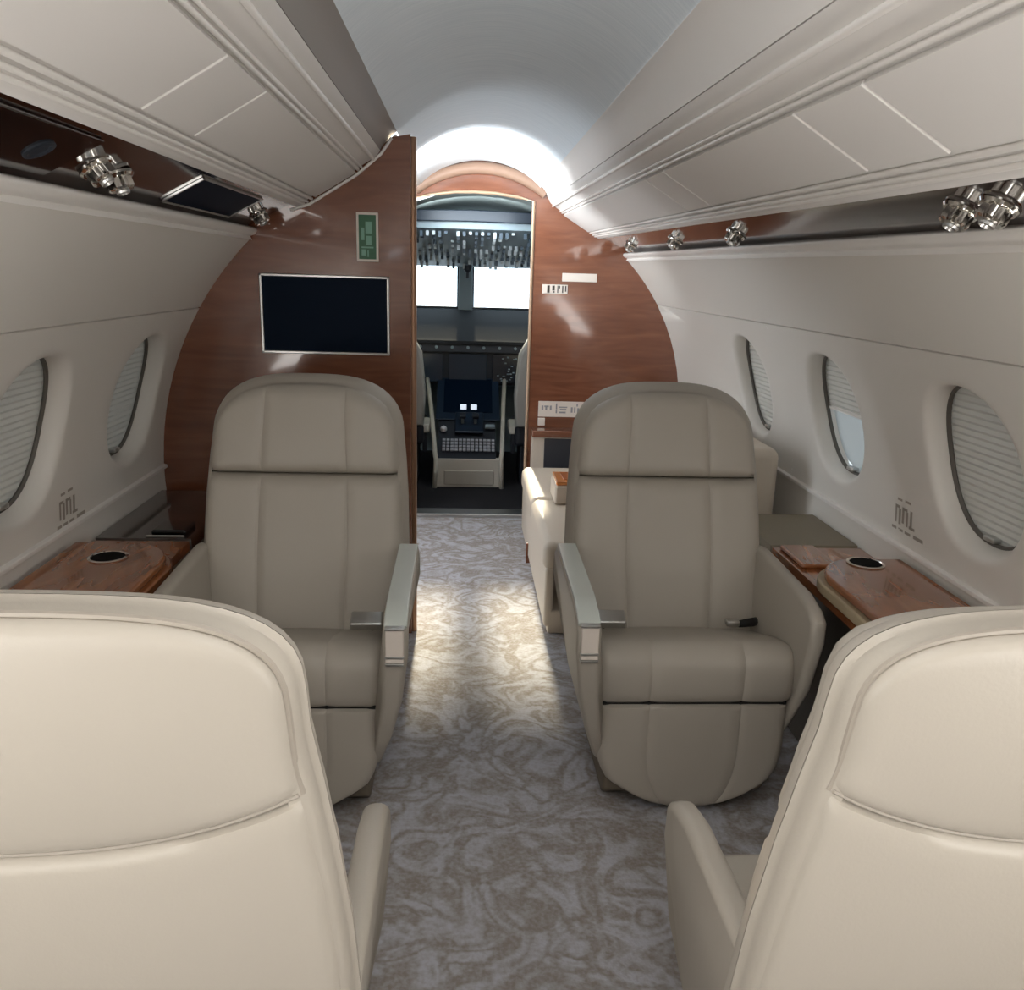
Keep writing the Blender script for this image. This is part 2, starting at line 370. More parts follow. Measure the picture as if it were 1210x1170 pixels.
# ------------------------------------------------------------------ service strips (dark gloss) with air outlets
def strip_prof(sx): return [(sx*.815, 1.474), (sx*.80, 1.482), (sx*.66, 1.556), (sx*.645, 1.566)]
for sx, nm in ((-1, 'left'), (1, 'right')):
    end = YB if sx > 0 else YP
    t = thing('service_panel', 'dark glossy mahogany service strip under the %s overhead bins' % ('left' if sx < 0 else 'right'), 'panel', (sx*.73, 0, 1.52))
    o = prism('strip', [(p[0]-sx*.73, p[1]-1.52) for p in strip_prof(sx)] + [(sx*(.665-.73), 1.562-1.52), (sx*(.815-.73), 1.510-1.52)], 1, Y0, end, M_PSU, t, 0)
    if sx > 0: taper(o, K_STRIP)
NRM = Vector((-.46, 0, -.885)).normalized()
def strip_mat(sx, y, out=0.0, f=.5):
    """frame on the strip surface: z outwards (down into the cabin), y along the cabin"""
    a = Vector((.80, y, 1.482)); b_ = Vector((.66, y, 1.556)); p = a.lerp(b_, f); n = Vector((-(b_.z-a.z), 0, (b_.x-a.x))).normalized()
    if n.z > 0: n = -n
    p = p+n*out
    x = Vector((0, 1, 0)).cross(n)
    m = Matrix(((x.x, 0, n.x, p.x), (x.y, 1, n.y, p.y), (x.z, 0, n.z, p.z), (0, 0, 0, 1)))
    return m if sx > 0 else Matrix.Scale(-1, 4, (1, 0, 0)) @ m
def gasper(sx, y, label, group, f=.5, tilt=0):
    M = strip_mat(sx, y, 0, f)
    if sx > 0: M = Matrix.Translation((0, 0, -K_STRIP*(YB-y))) @ M
    t = thing('air_outlet', label, 'air vent', M.translation, group)
    L = Matrix.Translation(-M.translation) @ M @ Matrix.Rotation(tilt, 4, 'Y') @ Matrix.Scale(.88, 4)
    lathe('base_ring', [(.036, -.002), (.037, .004), (.033, .009), (.024, .010)], M_CHROME, t, 32, L)
    lathe('knob', [(.024, .008), (.027, .011), (.027, .030), (.023, .034), (.016, .034)], M_CHROME, t, 48, L, 8, .09)
    lathe('nozzle', [(.013, .032), (.015, .036), (.014, .041), (.011, .042), (.008, .036)], M_SATIN, t, 20, L)
    return t
GR = 'silver air outlets along the service strips'
gasper(-1, 1.625, 'silver air outlet at the near end of the left strip, aft one of the pair', GR, .45, .15)
gasper(-1, 1.735, 'silver air outlet on the left strip beside the navy panel, forward one of the pair', GR, .40, -.15)
gasper(-1, 2.86, 'single small silver air outlet next to the wooden partition on the left strip', GR, .42)
gasper(1, 4.28, 'farthest silver air outlet of the right strip, by the wooden bulkhead', GR, .40)
gasper(1, 3.36, 'second farthest silver air outlet on the right strip', GR, .42)
gasper(1, 2.60, 'third silver air outlet from the bulkhead on the right strip', GR, .42)
gasper(1, 1.40, 'ribbed silver air outlet at the near end of the right strip, forward of two', GR, .45)
gasper(1, 1.30, 'ribbed silver air outlet at the right edge of the photo, aft of two', GR, .45)
# reflection of the wall screen, built as a silver-rimmed navy panel
M = strip_mat(-1, 2.36, 0, .5); t = thing('screen_reflection', 'reflection of the wall screen built as a dark navy panel on the left service strip', 'reflection', M.translation)
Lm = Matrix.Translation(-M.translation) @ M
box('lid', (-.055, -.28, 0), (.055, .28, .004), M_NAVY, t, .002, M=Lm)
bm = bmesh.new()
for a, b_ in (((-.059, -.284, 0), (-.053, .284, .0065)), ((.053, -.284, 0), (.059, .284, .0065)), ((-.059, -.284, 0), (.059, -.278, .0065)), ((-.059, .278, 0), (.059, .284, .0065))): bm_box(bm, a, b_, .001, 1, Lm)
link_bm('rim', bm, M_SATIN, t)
M = strip_mat(-1, 1.28, 0, .5); t = thing('reading_light_panel', 'black reading light panel on the left strip at the photo edge', 'panel', M.translation); Lm = Matrix.Translation(-M.translation) @ M
box('plate', (-.06, -.24, 0), (.06, .24, .007), M_BLACK, t, .003, M=Lm)
for yy in (-.12, .12): lathe('lens', [(.026, .005), (.026, .010), (.020, .011), (.016, .008)], M_CKDARK, t, 24, Lm @ Matrix.Translation((0, yy, 0)))

# ------------------------------------------------------------------ overhead bins
def bin_run(sx, end, joints, label):
    t = thing('overhead_bin', label, 'overhead bin', (sx*.55, 0, 1.62)); ox, oz = sx*.55, 1.62
    def q(pts): return [(sx*x-ox, z-oz) for x, z in pts]
    # shell: lip, door bed, upper rail, roof
    prism('body', q([(.652, 1.585), (.660, 1.566), (.655, 1.552), (.642, 1.545), (.628, 1.550), (.612, 1.562), (.604, 1.572), (.575, 1.592), (.447, 1.668), (.420, 1.686), (.392, 1.703), (.374, 1.716), (.362, 1.732), (.380, 1.742), (.62, 1.66)]), 1, Y0, end, M_BIN, t, 0)
    # fine rails below and above the doors
    for (x, z, r_) in ((.618, 1.556, .0045), (.606, 1.564, .0045), (.592, 1.574, .0055)): tube('lower_rail', [(sx*x-ox, Y0, z-oz), (sx*x-ox, end, z-oz)], r_, M_TRIM, t, 8)
    for (x, z, r_) in ((.437, 1.671, .0055), (.425, 1.678, .004), (.385, 1.704, .006)): tube('upper_rail', [(sx*x-ox, Y0, z-oz), (sx*x-ox, end, z-oz)], r_, M_TRIM, t, 8)
    ys = [Y0]+joints+[end-.01]
    nrm = Vector((-(1.668-1.592), 0, (.447-.575))).normalized()
    if nrm.z > 0: nrm = -nrm
    for ya, yb in zip(ys, ys[1:]):
        a, b_ = Vector((.582, 0, 1.586)), Vector((.446, 0, 1.667)); th = .010
        pr = [(a.x, a.z), (b_.x, b_.z), (b_.x+nrm.x*th, b_.z+nrm.z*th), (a.x+nrm.x*th, a.z+nrm.z*th)]
        prism('door' if yb-ya > .4 else 'filler_panel', q(pr), 1, ya+.0035, yb-.0035, M_BIN, t, .003)
    if sx > 0:
        for ch in t.children: taper(ch, K_BIN)
    return t
bin_run(-1, YP, [1.42, 1.68], 'long row of pale overhead bins above the left service strip')
bin_run(1, YB, [1.17, 1.41, 2.32, 2.55], 'long row of pale overhead bins above the right service strip')

# ------------------------------------------------------------------ ceiling
def ceil_prof(x0=.312, z0=1.800, top=1.925, n=24):
    sag = top-z0; r_ = (x0*x0+sag*sag)/(2*sag); c = top-r_; a0 = math.asin(x0/r_)
    return [(r_*math.sin(-a0+2*a0*i/n), c+r_*math.cos(-a0+2*a0*i/n)) for i in range(n+1)]
cp = ceil_prof()
sheet('ceiling', cp, [Y0, 3.70], M_CEIL, kind='structure')
M_CEIL2 = mat('vestibule_ceiling', (234, 238, 240), .4)
cp2 = ceil_prof(z0=1.79, top=1.918)
o = sheet('ceiling_vestibule', cp2, [3.705, YB], M_CEIL2, kind='structure')
def band(name, sx, ys, m, k, extra=()):
    V = []
    for y in ys:
        dz = k*(YB-y)
        V.append([(sx*x, y, z) for x, z in extra]+[(sx*.311, y, 1.800), (sx*.326, y, 1.788), (sx*.345, y, 1.764-.5*dz), (sx*.3625, y, 1.735-dz), (sx*.40, y, 1.742-dz)])
    n = len(V[0]); o = link(name, V[0]+V[1], [(i, i+1, n+i+1, n+i) for i in range(n-1)], m, None, True, 'structure'); sharp(o, 60)
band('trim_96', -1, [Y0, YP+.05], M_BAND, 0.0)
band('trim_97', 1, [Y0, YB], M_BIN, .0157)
sheet('ceiling_vestibule_side', [(-.311, 1.79), (-.385, 1.73), (-.60, 1.60), (-.83, 1.45)], [YP+.02, YB], M_WALL, kind='structure')
for ya, yb in ((YP+.03, 3.20), (3.90, YB+.03)): sheet('wall_left', wall_strip(-1, D_FLOOR, D_TOP+.6, 30), [ya, yb], M_WALL, kind='structure')
t = thing('ceiling_vent', 'small grey slot on the bright vestibule ceiling before the cockpit', 'vent', (0.0, 4.10, 1.914))
box('slot_frame', (-.065, -.016, -.006), (.065, .016, .004), M_TRIM, t, .003)
box('slot', (-.056, -.007, -.008), (.056, .007, -.004), mat('slot_grey', (120, 118, 116), .5), t, .001)
# aft end of the cabin, behind the camera
pts = [arc(D_FLOOR+(D_TOP-D_FLOOR)*i/20) for i in range(21)]
poly = [(x, z) for x, z in pts]+[(.36, 1.74)]+[(x, z) for x, z in ceil_prof()[::-1]]+[(-.36, 1.74)]+[(-x, z) for x, z in pts[::-1]]
prism('wall_aft', poly, 1, Y0-.04, Y0, M_BIN, None, 0, kind='structure')
bpy.data.objects['ceiling_vestibule'].name = 'ceiling'; bpy.data.objects['ceiling_vestibule_side'].name = 'wall_left'

# ------------------------------------------------------------------ left partition (dark mahogany) with screen and exit sign
def side_outline(sx, off=-.012):
    p = [(sx*(arc(D_FLOOR+(D_TOP-D_FLOOR)*i/24)[0]-off), arc(D_FLOOR+(D_TOP-D_FLOOR)*i/24)[1]) for i in range(25)]
    return p+[(sx*.83, 1.50), (sx*.66, 1.61), (sx*.60, 1.61), (sx*.44, 1.70), (sx*.37, 1.738)]
PX = -.262
poly = side_outline(-1)+[(-.325, 1.775), (PX, 1.788), (PX, 0)]
prism('wall_partition', poly, 1, YP, YP+.07, M_WOOD, None, .004, kind='structure')
tube('trim_%d' % 90, [(PX+.004, YP+.035, .0), (PX+.004, YP+.035, 1.782)], .014, mat('bronze_edge', (150, 116, 92), .3, .6), None, 10, kind='structure')
# pale edge strip where wall and bins meet the partition
tube('trim_%d' % 91, [(x*.997, YP-.004, z) for x, z in [(-.665, 1.535), (-.60, 1.556), (-.44, 1.655), (-.36, 1.722), (-.325, 1.772)]], .005, M_TRIM, None, 8, kind='structure')
t = thing('wall_screen', 'dark wall screen in a thin silver frame on the mahogany partition', 'screen', (-.556, YP-.004, 1.194))
bm = bmesh.new()
sw, sh, fr = .220, .134, .009
bm_box(bm, (-sw, -.008, sh-fr), (sw, .006, sh), .002, 1); bm_box(bm, (-sw, -.008, -sh), (sw, .006, -sh+fr), .002, 1)
bm_box(bm, (-sw, -.008, -sh), (-sw+fr, .006, sh), .002, 1); bm_box(bm, (sw-fr, -.008, -sh), (sw, .006, sh), .002, 1)
link_bm('bezel', bm, M_SATIN, t); box('display', (-sw+fr, -.003, -sh+fr), (sw-fr, .006, sh-fr), M_NAVY, t, .001)
t = thing('exit_sign', 'small upright green exit sign with pale border above the wall screen', 'sign', (-.408, YP-.002, 1.456))
box('border', (-.037, -.004, -.080), (.037, .003, .080), M_PLATE, t, .002); box('sign_face', (-.029, -.006, -.072), (.029, .002, .072), M_GREEN, t, .001)
bm = bmesh.new()      # turned pictogram: doorway, figure, arrow
for a, b_ in (((-.006, 0, .012), (.016, 0, .050)), ((-.020, 0, -.010), (-.010, 0, .030)), ((-.004, 0, -.026), (.014, 0, .004)), ((-.020, 0, -.060), (-.006, 0, -.040)), ((-.020, 0, -.036), (.020, 0, -.031)), ((.000, 0, -.064), (.004, 0, -.042))):
    bm_box(bm, (a[0], -.0072, a[2]), (b_[0], -.0058, b_[2]), 0)
link_bm('pictogram', bm, M_GREENL, t)

# ------------------------------------------------------------------ forward bulkhead with doorway
DL, DR = -.347, .284
head = [(DR, 1.725), (.20, 1.742), (.08, 1.758), (-.03, 1.762), (-.14, 1.758), (-.26, 1.742), (DL, 1.722)]
right = side_outline(1); left = side_outline(-1)
top = [(x, z) for x, z in ceil_prof(z0=1.80, top=1.94)]
poly = [(DR, 0)]+right+top[::-1]+left[::-1]+[(DL, 0)]+head[::-1]
prism('wall_forward', poly, 1, YB, YB+.06, M_WOOD, None, .003, kind='structure')
jamb = [(DR-.002, 0)]+[(DR-.002, 1.725)]+head[1:-1]+[(DL+.002, 1.722), (DL+.002, 0)]
tube('trim_%d' % 92, [(x, YB-.002, z) for x, z in jamb], .009, mat('door_edge', (186, 158, 132), .35, .3), None, 8, kind='structure')
arch = [(x*1.0, z-.004) for x, z in ceil_prof(x0=.345, z0=1.768, top=1.884)]
tube('trim_%d' % 93, [(x, YB-.012, z) for x, z in arch], .030, mat('arch_trim', (140, 112, 94), .5), None, 10, kind='structure')
box('trim_%d' % 94, (DL, YB-.10, 0), (DR, YB+.02, .022), M_SATIN, None, .004, kind='structure')
def placard(name, label, x0, x1, z0, z1, marks, y=YB):
    t = thing(name, label, 'placard', ((x0+x1)/2, y-.001, (z0+z1)/2)); w, h = (x1-x0)/2, (z1-z0)/2
    box('plate', (-w, -.004, -h), (w, .002, h), M_PLATE, t, .0015)
    if marks:
        bm = bmesh.new()
        for a, b_, c, e in marks: bm_box(bm, (a*w, -.0052, b_*h), (c*w, -.0038, e*h), 0)
        link_bm('lettering', bm, M_INK if name != 'text_placard' else mat('grey_ink', (150, 148, 152), .6), t, kind='stuff')
    return t
placard('blank_placard', 'blank white strip high on the forward wooden bulkhead', .450, .640, 1.318, 1.362, None)
placard('letter_placard', 'small pale plate with four characters right of the cockpit doorway', .344, .482, 1.252, 1.300, [(-.62, -.8, -.42, .8), (-.22, -.3, -.02, .8), (-.12, -.8, -.02, -.4), (.18, -.8, .26, .8), (.30, .2, .40, .8), (.56, -.8, .66, .8), (.80, -.5, .90, .8)])
placard('text_placard', 'wide white placard with lines of text on the bulkhead above the cabinet', .346, .606, .574, .662,
        [(-.86, -.1, -.78, .45), (-.74, .25, -.55, .45), (-.70, -.1, -.62, .3), (-.50, -.1, -.42, .45), (-.24, .0, -.18, .75), (-.24, -.5, -.18, -.1), (-.10, .2, .26, .35), (-.06, -.1, .22, .08), (-.10, -.5, .20, -.3), (.42, -.4, .50, .3), (.56, -.4, .62, .3), (.66, .4, .72, .75), (.70, -.4, .78, .2), (.84, -.4, .90, .2)])
box('switch_plate', (-.02, -.006, -.022), (.02, .002, .022), M_PLATE, None, .002)
o = bpy.data.objects['switch_plate']; o.location = (.366, YB, .545); tag(o, 'small square pale switch plate just under the text placard', 'switch')
# low cabinet under the placard
t = thing('bulkhead_cabinet', 'low cream cabinet with wooden top and dark door panel against the forward bulkhead', 'cabinet', (.63, YB, 0))
box('body', (-.32, -.10, 0), (.32, -.004, .475), M_LEATHER2, t, .006)
box('top', (-.325, -.12, .475), (.33, -.004, .515), M_WOOD, t, .008)
box('door', (-.252, -.108, .205), (.02, -.096, .468), mat('dark_door', (52, 54, 60), .4), t, .003)

# ------------------------------------------------------------------ cockpit beyond the doorway
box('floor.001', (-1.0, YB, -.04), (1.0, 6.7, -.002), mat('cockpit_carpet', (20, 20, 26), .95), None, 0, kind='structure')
n = 40; pr = [(1.03*math.cos(math.radians(-44+268*i/n)), .74+1.03*math.sin(math.radians(-44+268*i/n))) for i in range(n+1)]
sheet('wall_cockpit', pr, [YB+.06, 6.45], mat('cockpit_lining', (150, 160, 158), .6), kind='structure')
WZ0, WZ1, WY = 1.085, 1.44, 6.42
bm = bmesh.new()
bm_box(bm, (-1.05, WY, -.05), (1.05, WY+.05, WZ0)); bm_box(bm, (-1.05, WY, WZ1), (1.05, WY+.05, 1.80))
bm_box(bm, (-1.05, WY, WZ0), (-.86, WY+.05, WZ1)); bm_box(bm, (.76, WY, WZ0), (1.05, WY+.05, WZ1))
link_bm('wall_windshield', bm, M_CKGREY, None, kind='structure')
prism('trim_%d' % 95, [(-.128, WZ0-.01), (-.018, WZ0-.01), (-.024, WZ1-.06), (.01, WZ1+.01), (-.15, WZ1+.01), (-.122, WZ1-.06)], 1, WY-.03, WY+.06, M_CKGREY, None, .006, kind='structure')
for k, (a, b_) in enumerate(((-.86, -.12), (-.025, .76))):
    w = thing('window_%d' % (win_no+1+k), None, None, (0, WY, 0), kind='structure')
    box('pane', (a, .02, WZ0), (b_, .028, WZ1), M_GLASS, w, 0)
    bm = bmesh.new()
    for p, q_ in (((a, 0, WZ0), (b_, .018, WZ0+.016)), ((a, 0, WZ1-.016), (b_, .018, WZ1)), ((a, 0, WZ0), (a+.016, .018, WZ1)), ((b_-.016, 0, WZ0), (b_, .018, WZ1))): bm_box(bm, p, q_, .003, 1)
    link_bm('frame', bm, M_CKDARK, w)
t = thing('overhead_console', 'grey blue overhead switch panel with dark front lip above the windshield', 'control panel', (-.03, 5.2, 1.60))
prism('panel', [(0, .0), (.95, -.21), (.95, -.12), (0, .10)], 0, -.52, .52, M_CKGREY, t, .006)
pts = [(-.56, .012), (-.50, .075), (-.38, .098), (0, .106), (.38, .098), (.50, .075), (.56, .012), (.56, -.03), (.47, .018), (.36, .036), (0, .040), (-.36, .036), (-.47, .018), (-.56, -.03)]
prism('lip', pts, 1, -.05, .0, mat('lip_navy', (16, 30, 44), .5), t, .006)
bm = bmesh.new(); bm2 = bmesh.new()
for i in range(9):
    for j in range(26):
        x = -.46+.92*j/25; y = .06+.80*i/8; z = -.221*y-.004
        if random.random() < .72:
            h = random.uniform(.008, .034); bm_box(bm if random.random() < .6 else bm2, (x-.009, y-.02, z-h), (x+.009, y+.02, z+.004), 0)
link_bm('dark_switches', bm, mat('switch_dark', (62, 80, 94), .5), t, kind='stuff'); link_bm('pale_switches', bm2, mat('switch_pale', (178, 190, 196), .5), t, kind='stuff')
lathe('compass_mount', [(.03, 0), (.03, .03), (.012, .05), (.012, .09)], M_CKDARK, t, 16, Matrix.Translation((-.03, .86, -.20)) @ Matrix.Rotation(PI, 4, 'X'))
# glare shield and instrument panel
t = thing('glare_shield', 'dark curved glare shield below the cockpit windows', 'dashboard', (-.05, 6.1, 0))
prism('hood', [(-.24, .872), (-.24, .892), (-.20, .905), (.30, 1.082), (.30, .9), (-.18, .86)], 0, -.88, .88, mat('hood_grey', (30, 33, 38), .8), t, .008)
prism('guidance_panel', [(-.225, .815), (-.215, .872), (-.17, .872), (-.17, .815)], 0, -.60, .60, M_CKDARK, t, .004)
for k in range(9): lathe('knob', [(.011, 0), (.011, .016), (.007, .018)], M_CKGREY, t, 10, Matrix.Translation((-.44+.11*k, -.218, .845)) @ Matrix.Rotation(PI/2, 4, 'X'))
t = thing('instrument_panel', 'dark navy instrument panel with flat displays across the cockpit', 'control panel', (-.05, 5.93, 0))
prism('panel', [(0, .58), (-.02, .81), (.10, .81), (.10, .58)], 0, -.86, .86, M_CKDARK, t, .004)
for k, x in enumerate((-.62, -.31, 0, .31, .62)):
    s = .135
    box('display', (x-s, -.030, .60), (x+s, -.006, .80), mat('display_navy_%d' % k, (22, 40, 56) if k != 3 else (20, 28, 40), .25), t, .004)
bm = bmesh.new()
for k in range(34): x = random.uniform(.20, .42); z = random.uniform(.60, .79); bm_box(bm, (x-.007, -.034, z-.004), (x+.007, -.028, z+.004))
link_bm('display_symbols', bm, M_CKGREY, t, kind='stuff')
# centre pedestal
t = thing('center_pedestal', 'cream edged centre pedestal with dark displays and throttle levers in the cockpit', 'control console', (-.05, 5.25, 0))
A, B = Vector((0, 0, .20)), Vector((0, .70, .64)); ax = (B-A).normalized(); nz = Vector((0, -ax.z, ax.y))
MP = Matrix(((1, 0, 0, 0), (0, ax.y, nz.y, A.y), (0, ax.z, nz.z, A.z), (0, 0, 0, 1)))     # x across, y up the slope, z off it
prism('body', [(.01, 0), (.01, .19), (.655, .59), (.655, 0)], 0, -.19, .19, M_CKDARK, t, .004)
prism('rear_panel', [(0, .005), (0, .185), (.02, .195), (.05, .005)], 0, -.195, .215, M_CKCREAM, t, .006)
box('rear_pocket', (-.145, -.010, .02), (.175, .002, .115), mat('pocket_cream', (176, 172, 160), .6), t, .012)
for s, x0, x1 in ((-1, -.205, -.285), (1, .228, .262)):
    bm = bmesh.new(); bm_tube(bm, [(x0, -.012, .0), (x0-.008*s, -.012, .19), (x0, .03, .225), ((x0+x1)/2, .4, .455), (x1, .68, .635)], .015, 8); bmesh.ops.recalc_face_normals(bm, faces=bm.faces)
    link_bm('side_rail', bm, M_CKCREAM, t, True)
box('display', (-.16, .43, .002), (.17, .78, .010), M_NAVY, t, .003, M=MP)
box('side_plate', (-.21, .36, -.004), (.22, .80, .003), M_CKNAVY, t, .003, M=MP)
for x in (-.026, .045): box('lit_display', (x-.021, .455, .008), (x+.021, .505, .014), M_LIT, t, .002, M=MP)
box('throttle_quadrant', (-.08, .22, .0), (.11, .42, .020), M_CKNAVY, t, .008, M=MP)
for x in (-.03, .055):
    box('throttle_lever', (x-.010, .30, .01), (x+.010, .33, .07), M_CKGREY, t, .004, M=MP); box('lever_grip', (x-.022, .295, .065), (x+.022, .335, .09), M_CKDARK, t, .006, M=MP)
lathe('trackball', [(.022, 0), (.022, .012), (.016, .022), (.006, .026)], mat('pale_ball', (206, 210, 214), .3), t, 16, MP @ Matrix.Translation((-.155, .26, .0)))
box('handset', (.12, .27, 0), (.185, .30, .022), M_CKGREY, t, .006, M=MP)
bm = bmesh.new()
for i in range(4):
    for j in range(13): x = -.15+.32*j/12; bm_box(bm, (x-.010, .055+.03*i, 0), (x+.010, .077+.03*i, .010), .002, 1, MP)
link_bm('keypad', bm, mat('key_grey', (168, 172, 180), .5), t, kind='stuff')
# pilot seats
def pilot_seat(x, label):
    t = thing('pilot_seat', label, 'seat', (x, 5.42, 0), 'pilot seats')
    box('base', (-.16, -.05, 0), (.16, .30, .26), M_CKDARK, t, .01); box('cushion', (-.20, -.10, .26), (.20, .38, .40), M_CKDARK, t, .03, 3)
    prism('backrest', [(-.20, .40), (-.215, .60), (-.19, .86), (-.14, .95), (-.06, 1.0), (.06, 1.0), (.14, .95), (.19, .86), (.215, .60), (.20, .40)], 1, -.16, -.05, mat('pilot_leather', (150, 150, 144), .5), t, .02, 3)
    for s in (-1, 1):
        box('armrest', (s*.205-.03, -.06, .335), (s*.205+.03, .20, .395), M_CKCREAM, t, .012)
        box('armrest_post', (s*.205-.015, -.03, .20), (s*.205+.015, .0, .34), M_CKDARK, t, .004)
    return t
pilot_seat(-.53, 'pilot seat at the left side of the cockpit pedestal'); pilot_seat(.46, 'pilot seat at the right side of the cockpit pedestal')

# ------------------------------------------------------------------ side ledges with tables
def ledge(sx, y0, y1, dark0, label):
    t = thing('side_ledge', label, 'side ledge', (sx*.98, 0, .56)); ox, oz = sx*.98, .56
    def q(pts): return [(sx*x-ox, z-oz) for x, z in pts]
    prism('console', q([(.94, .02), (.985, .54), (1.12, .54), (1.12, .40), (1.0, .02)]), 1, Y0, y1, mat('console_side_shaded', (84, 76, 66), .6), t, .004)  # dark colour carries the shade of the gap beside the seat
    prism('shelf', q([(.865, .545), (.865, .572), (1.138, .572), (1.138, .545)]), 1, 1.25, dark0, M_WOODV, t, .008, 3)
    prism('end_panel', q([(.865, .540), (.865, .574), (1.138, .574), (1.138, .540)]), 1, dark0+.004, y1, M_PSU if sx < 0 else mat('olive_leather', (126, 116, 98), .5), t, .008, 3)
    return t
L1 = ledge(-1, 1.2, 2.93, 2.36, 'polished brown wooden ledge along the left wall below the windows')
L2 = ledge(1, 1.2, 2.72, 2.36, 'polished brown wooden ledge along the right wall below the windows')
def cup_holder(parent, x, y, z):
    lathe('cup_holder', [(.047, 0), (.049, .004), (.043, .006), (.040, .003)], M_CHROME, parent, 32, Matrix.Translation((x, y, z)))
    lathe('cup_well', [(.0405, -.004), (.040, .0045), (.001, .0046)], M_WELL, parent, 32, Matrix.Translation((x, y, z)))
# raised table leaves with rounded ends on each ledge
def leaf(parent, sx, y0, y1, x0, x1, z, m_top, m_edge):
    pts = []; ox, oz = sx*.98, .56
    for i in range(13): a = PI/2*i/12; pts.append((x0+.14-.14*math.sin(PI/2-a)*1.0, y1-.16+.16*math.sin(a)*1.0))
    pts = [(x0, y0)]+pts+[(x1, y1), (x1, y0)]
    P = [(sx*x-ox, y) for x, y in pts]
    prism('table_leaf', P, 2, z-oz, z-oz+.022, m_top, parent, .006, 3); prism('leaf_edge', [(sx*(x-.012)-ox if x < x1 else sx*x-ox, y+(.012 if y > y0 else 0)) for x, y in pts], 2, z-oz-.03, z-oz-.001, m_edge, parent, .006, 3)
M_EDGE = mat('leaf_edge_cream', (176, 160, 132), .4)
leaf(L2, 1, 1.27, 2.10, .86, 1.125, .605, M_WOODV, M_EDGE)
leaf(L1, -1, 1.27, 2.22, .84, 1.125, .590, M_WOODV, M_WOODV)
cup_holder(L2, 1.005-.98, 2.055-.0, .605-.56+.021); cup_holder(L1, -.985+.98, 2.09, .590-.56+.021)
# folded tray latch on the ledges
box('latch_plate', (.880-.98, 2.16, .012), (.985-.98, 2.34, .026), M_WOODV, L2, .010, 3)
box('phone_cradle', (-.05+.04, 2.40, .012), (.09, 2.50, .03), M_BLACK, L1, .006)
tube('rail', [(-.02, 2.385, .016), (.09, 2.385, .016)], .004, M_SATIN, L1, 6)

# ------------------------------------------------------------------ divan beyond the right seat
t = thing('divan', 'cream leather divan along the right wall in front of the bulkhead', 'sofa', (.62, 3.6, 0))
box('plinth', (-.36, -.62, 0), (.33, .66, .10), M_LEATHER2, t, .01); box('seat_front', (-.375, -.62, .03), (-.34, .68, .27), M_LEATHER2, t, .012, 3)
for k, (a, b_) in enumerate(((-.62, .03), (.036, .68))): box('seat_cushion', (-.385, a, .255), (.30, b_, .372), M_LEATHER2, t, .035, 4)
for k, (a, b_) in enumerate(((-.76, .03), (.036, .68))): box('back_cushion', (.29, a, .50), (.435, b_, .775), M_LEATHER2, t, .035, 4)
box('back_panel', (.35, -.70, .12), (.395, .68, .50), M_LEATHER2, t, .01)
box('foot', (-.385, .20, 0), (-.355, .235, .10), M_WOOD, t, .003)
t = thing('tray_box', 'small cream box with an orange wooden lid resting on the divan', 'box', (.44, 3.62, .373))
box('body', (-.11, -.10, 0), (.11, .10, .085), M_LEATHER2, t, .012, 3); box('lid', (-.105, -.095, .085), (.105, .095, .105), M_TRAYWOOD, t, .006)
box('lid_recess', (-.07, -.06, .104), (.07, .06, .107), mat('orange_wood_dark', (178, 98, 44), .3, 0, .6), t, .001)

# ------------------------------------------------------------------ club seats
def samples(lo, hi, n, extra=()):
    s = {round(lo+(hi-lo)*(.5-.5*math.cos(PI*i/n)), 5) for i in range(n+1)}
    for e in extra:
        for dlt in (-.012, -.006, -.003, 0, .003, .006, .012): s.add(round(e+dlt, 5))
    return sorted(s)
HW = [(.34, .262), (.45, .272), (.56, .277), (.70, .273), (.80, .266), (.88, .258), (.95, .250), (1.1, .246)]
def pad(name, m, parent, P, z_lo, z_hi, width, T, rnd, grooves, nz=22, nu=26, curve_t=None, curve_b=None, bulge=0.0, gd=.005):
    """upholstered pad: P(x, z, d) places a point; its boundary lies at d = 0 and it swells to T"""
    zs = [z_lo+(z_hi-z_lo)*(.5-.5*math.cos(PI*i/nz)) for i in range(nz+1)]
    us = samples(-1, 1, nu, [g/.26 for g in grooves]); V = []
    for zz in zs:
        for u in us:
            v = (zz-z_lo)/(z_hi-z_lo); b0 = z_lo+(curve_b(u) if curve_b else 0); t0 = z_hi+(curve_t(u) if curve_t else 0)
            z = b0+(t0-b0)*v; w = width(z); x = u*w
            ex = max(0.0, 1-min(1, (1-abs(u))*w/rnd)); ez = max(max(0.0, 1-min(1, (z-b0)/rnd)), max(0.0, 1-min(1, (t0-z)/rnd)))
            e = min(1.0, (ex**2.2+ez**2.2)**(1/2.2)); dd = T*math.sqrt(max(0, 1-e*e))+bulge*(1-u*u)*4*v*(1-v)
            for g in grooves: dd -= gd*math.exp(-((x-g*w/.26)/.004)**2)*(1-e**4)
            V.append(P(x, z, dd))
    n = len(us); Fc = [(j*n+i, j*n+i+1, (j+1)*n+i+1, (j+1)*n+i) for j in range(len(zs)-1) for i in range(n-1)]
    o = link(name, V, Fc, m, parent, True); return sharp(o, 60)
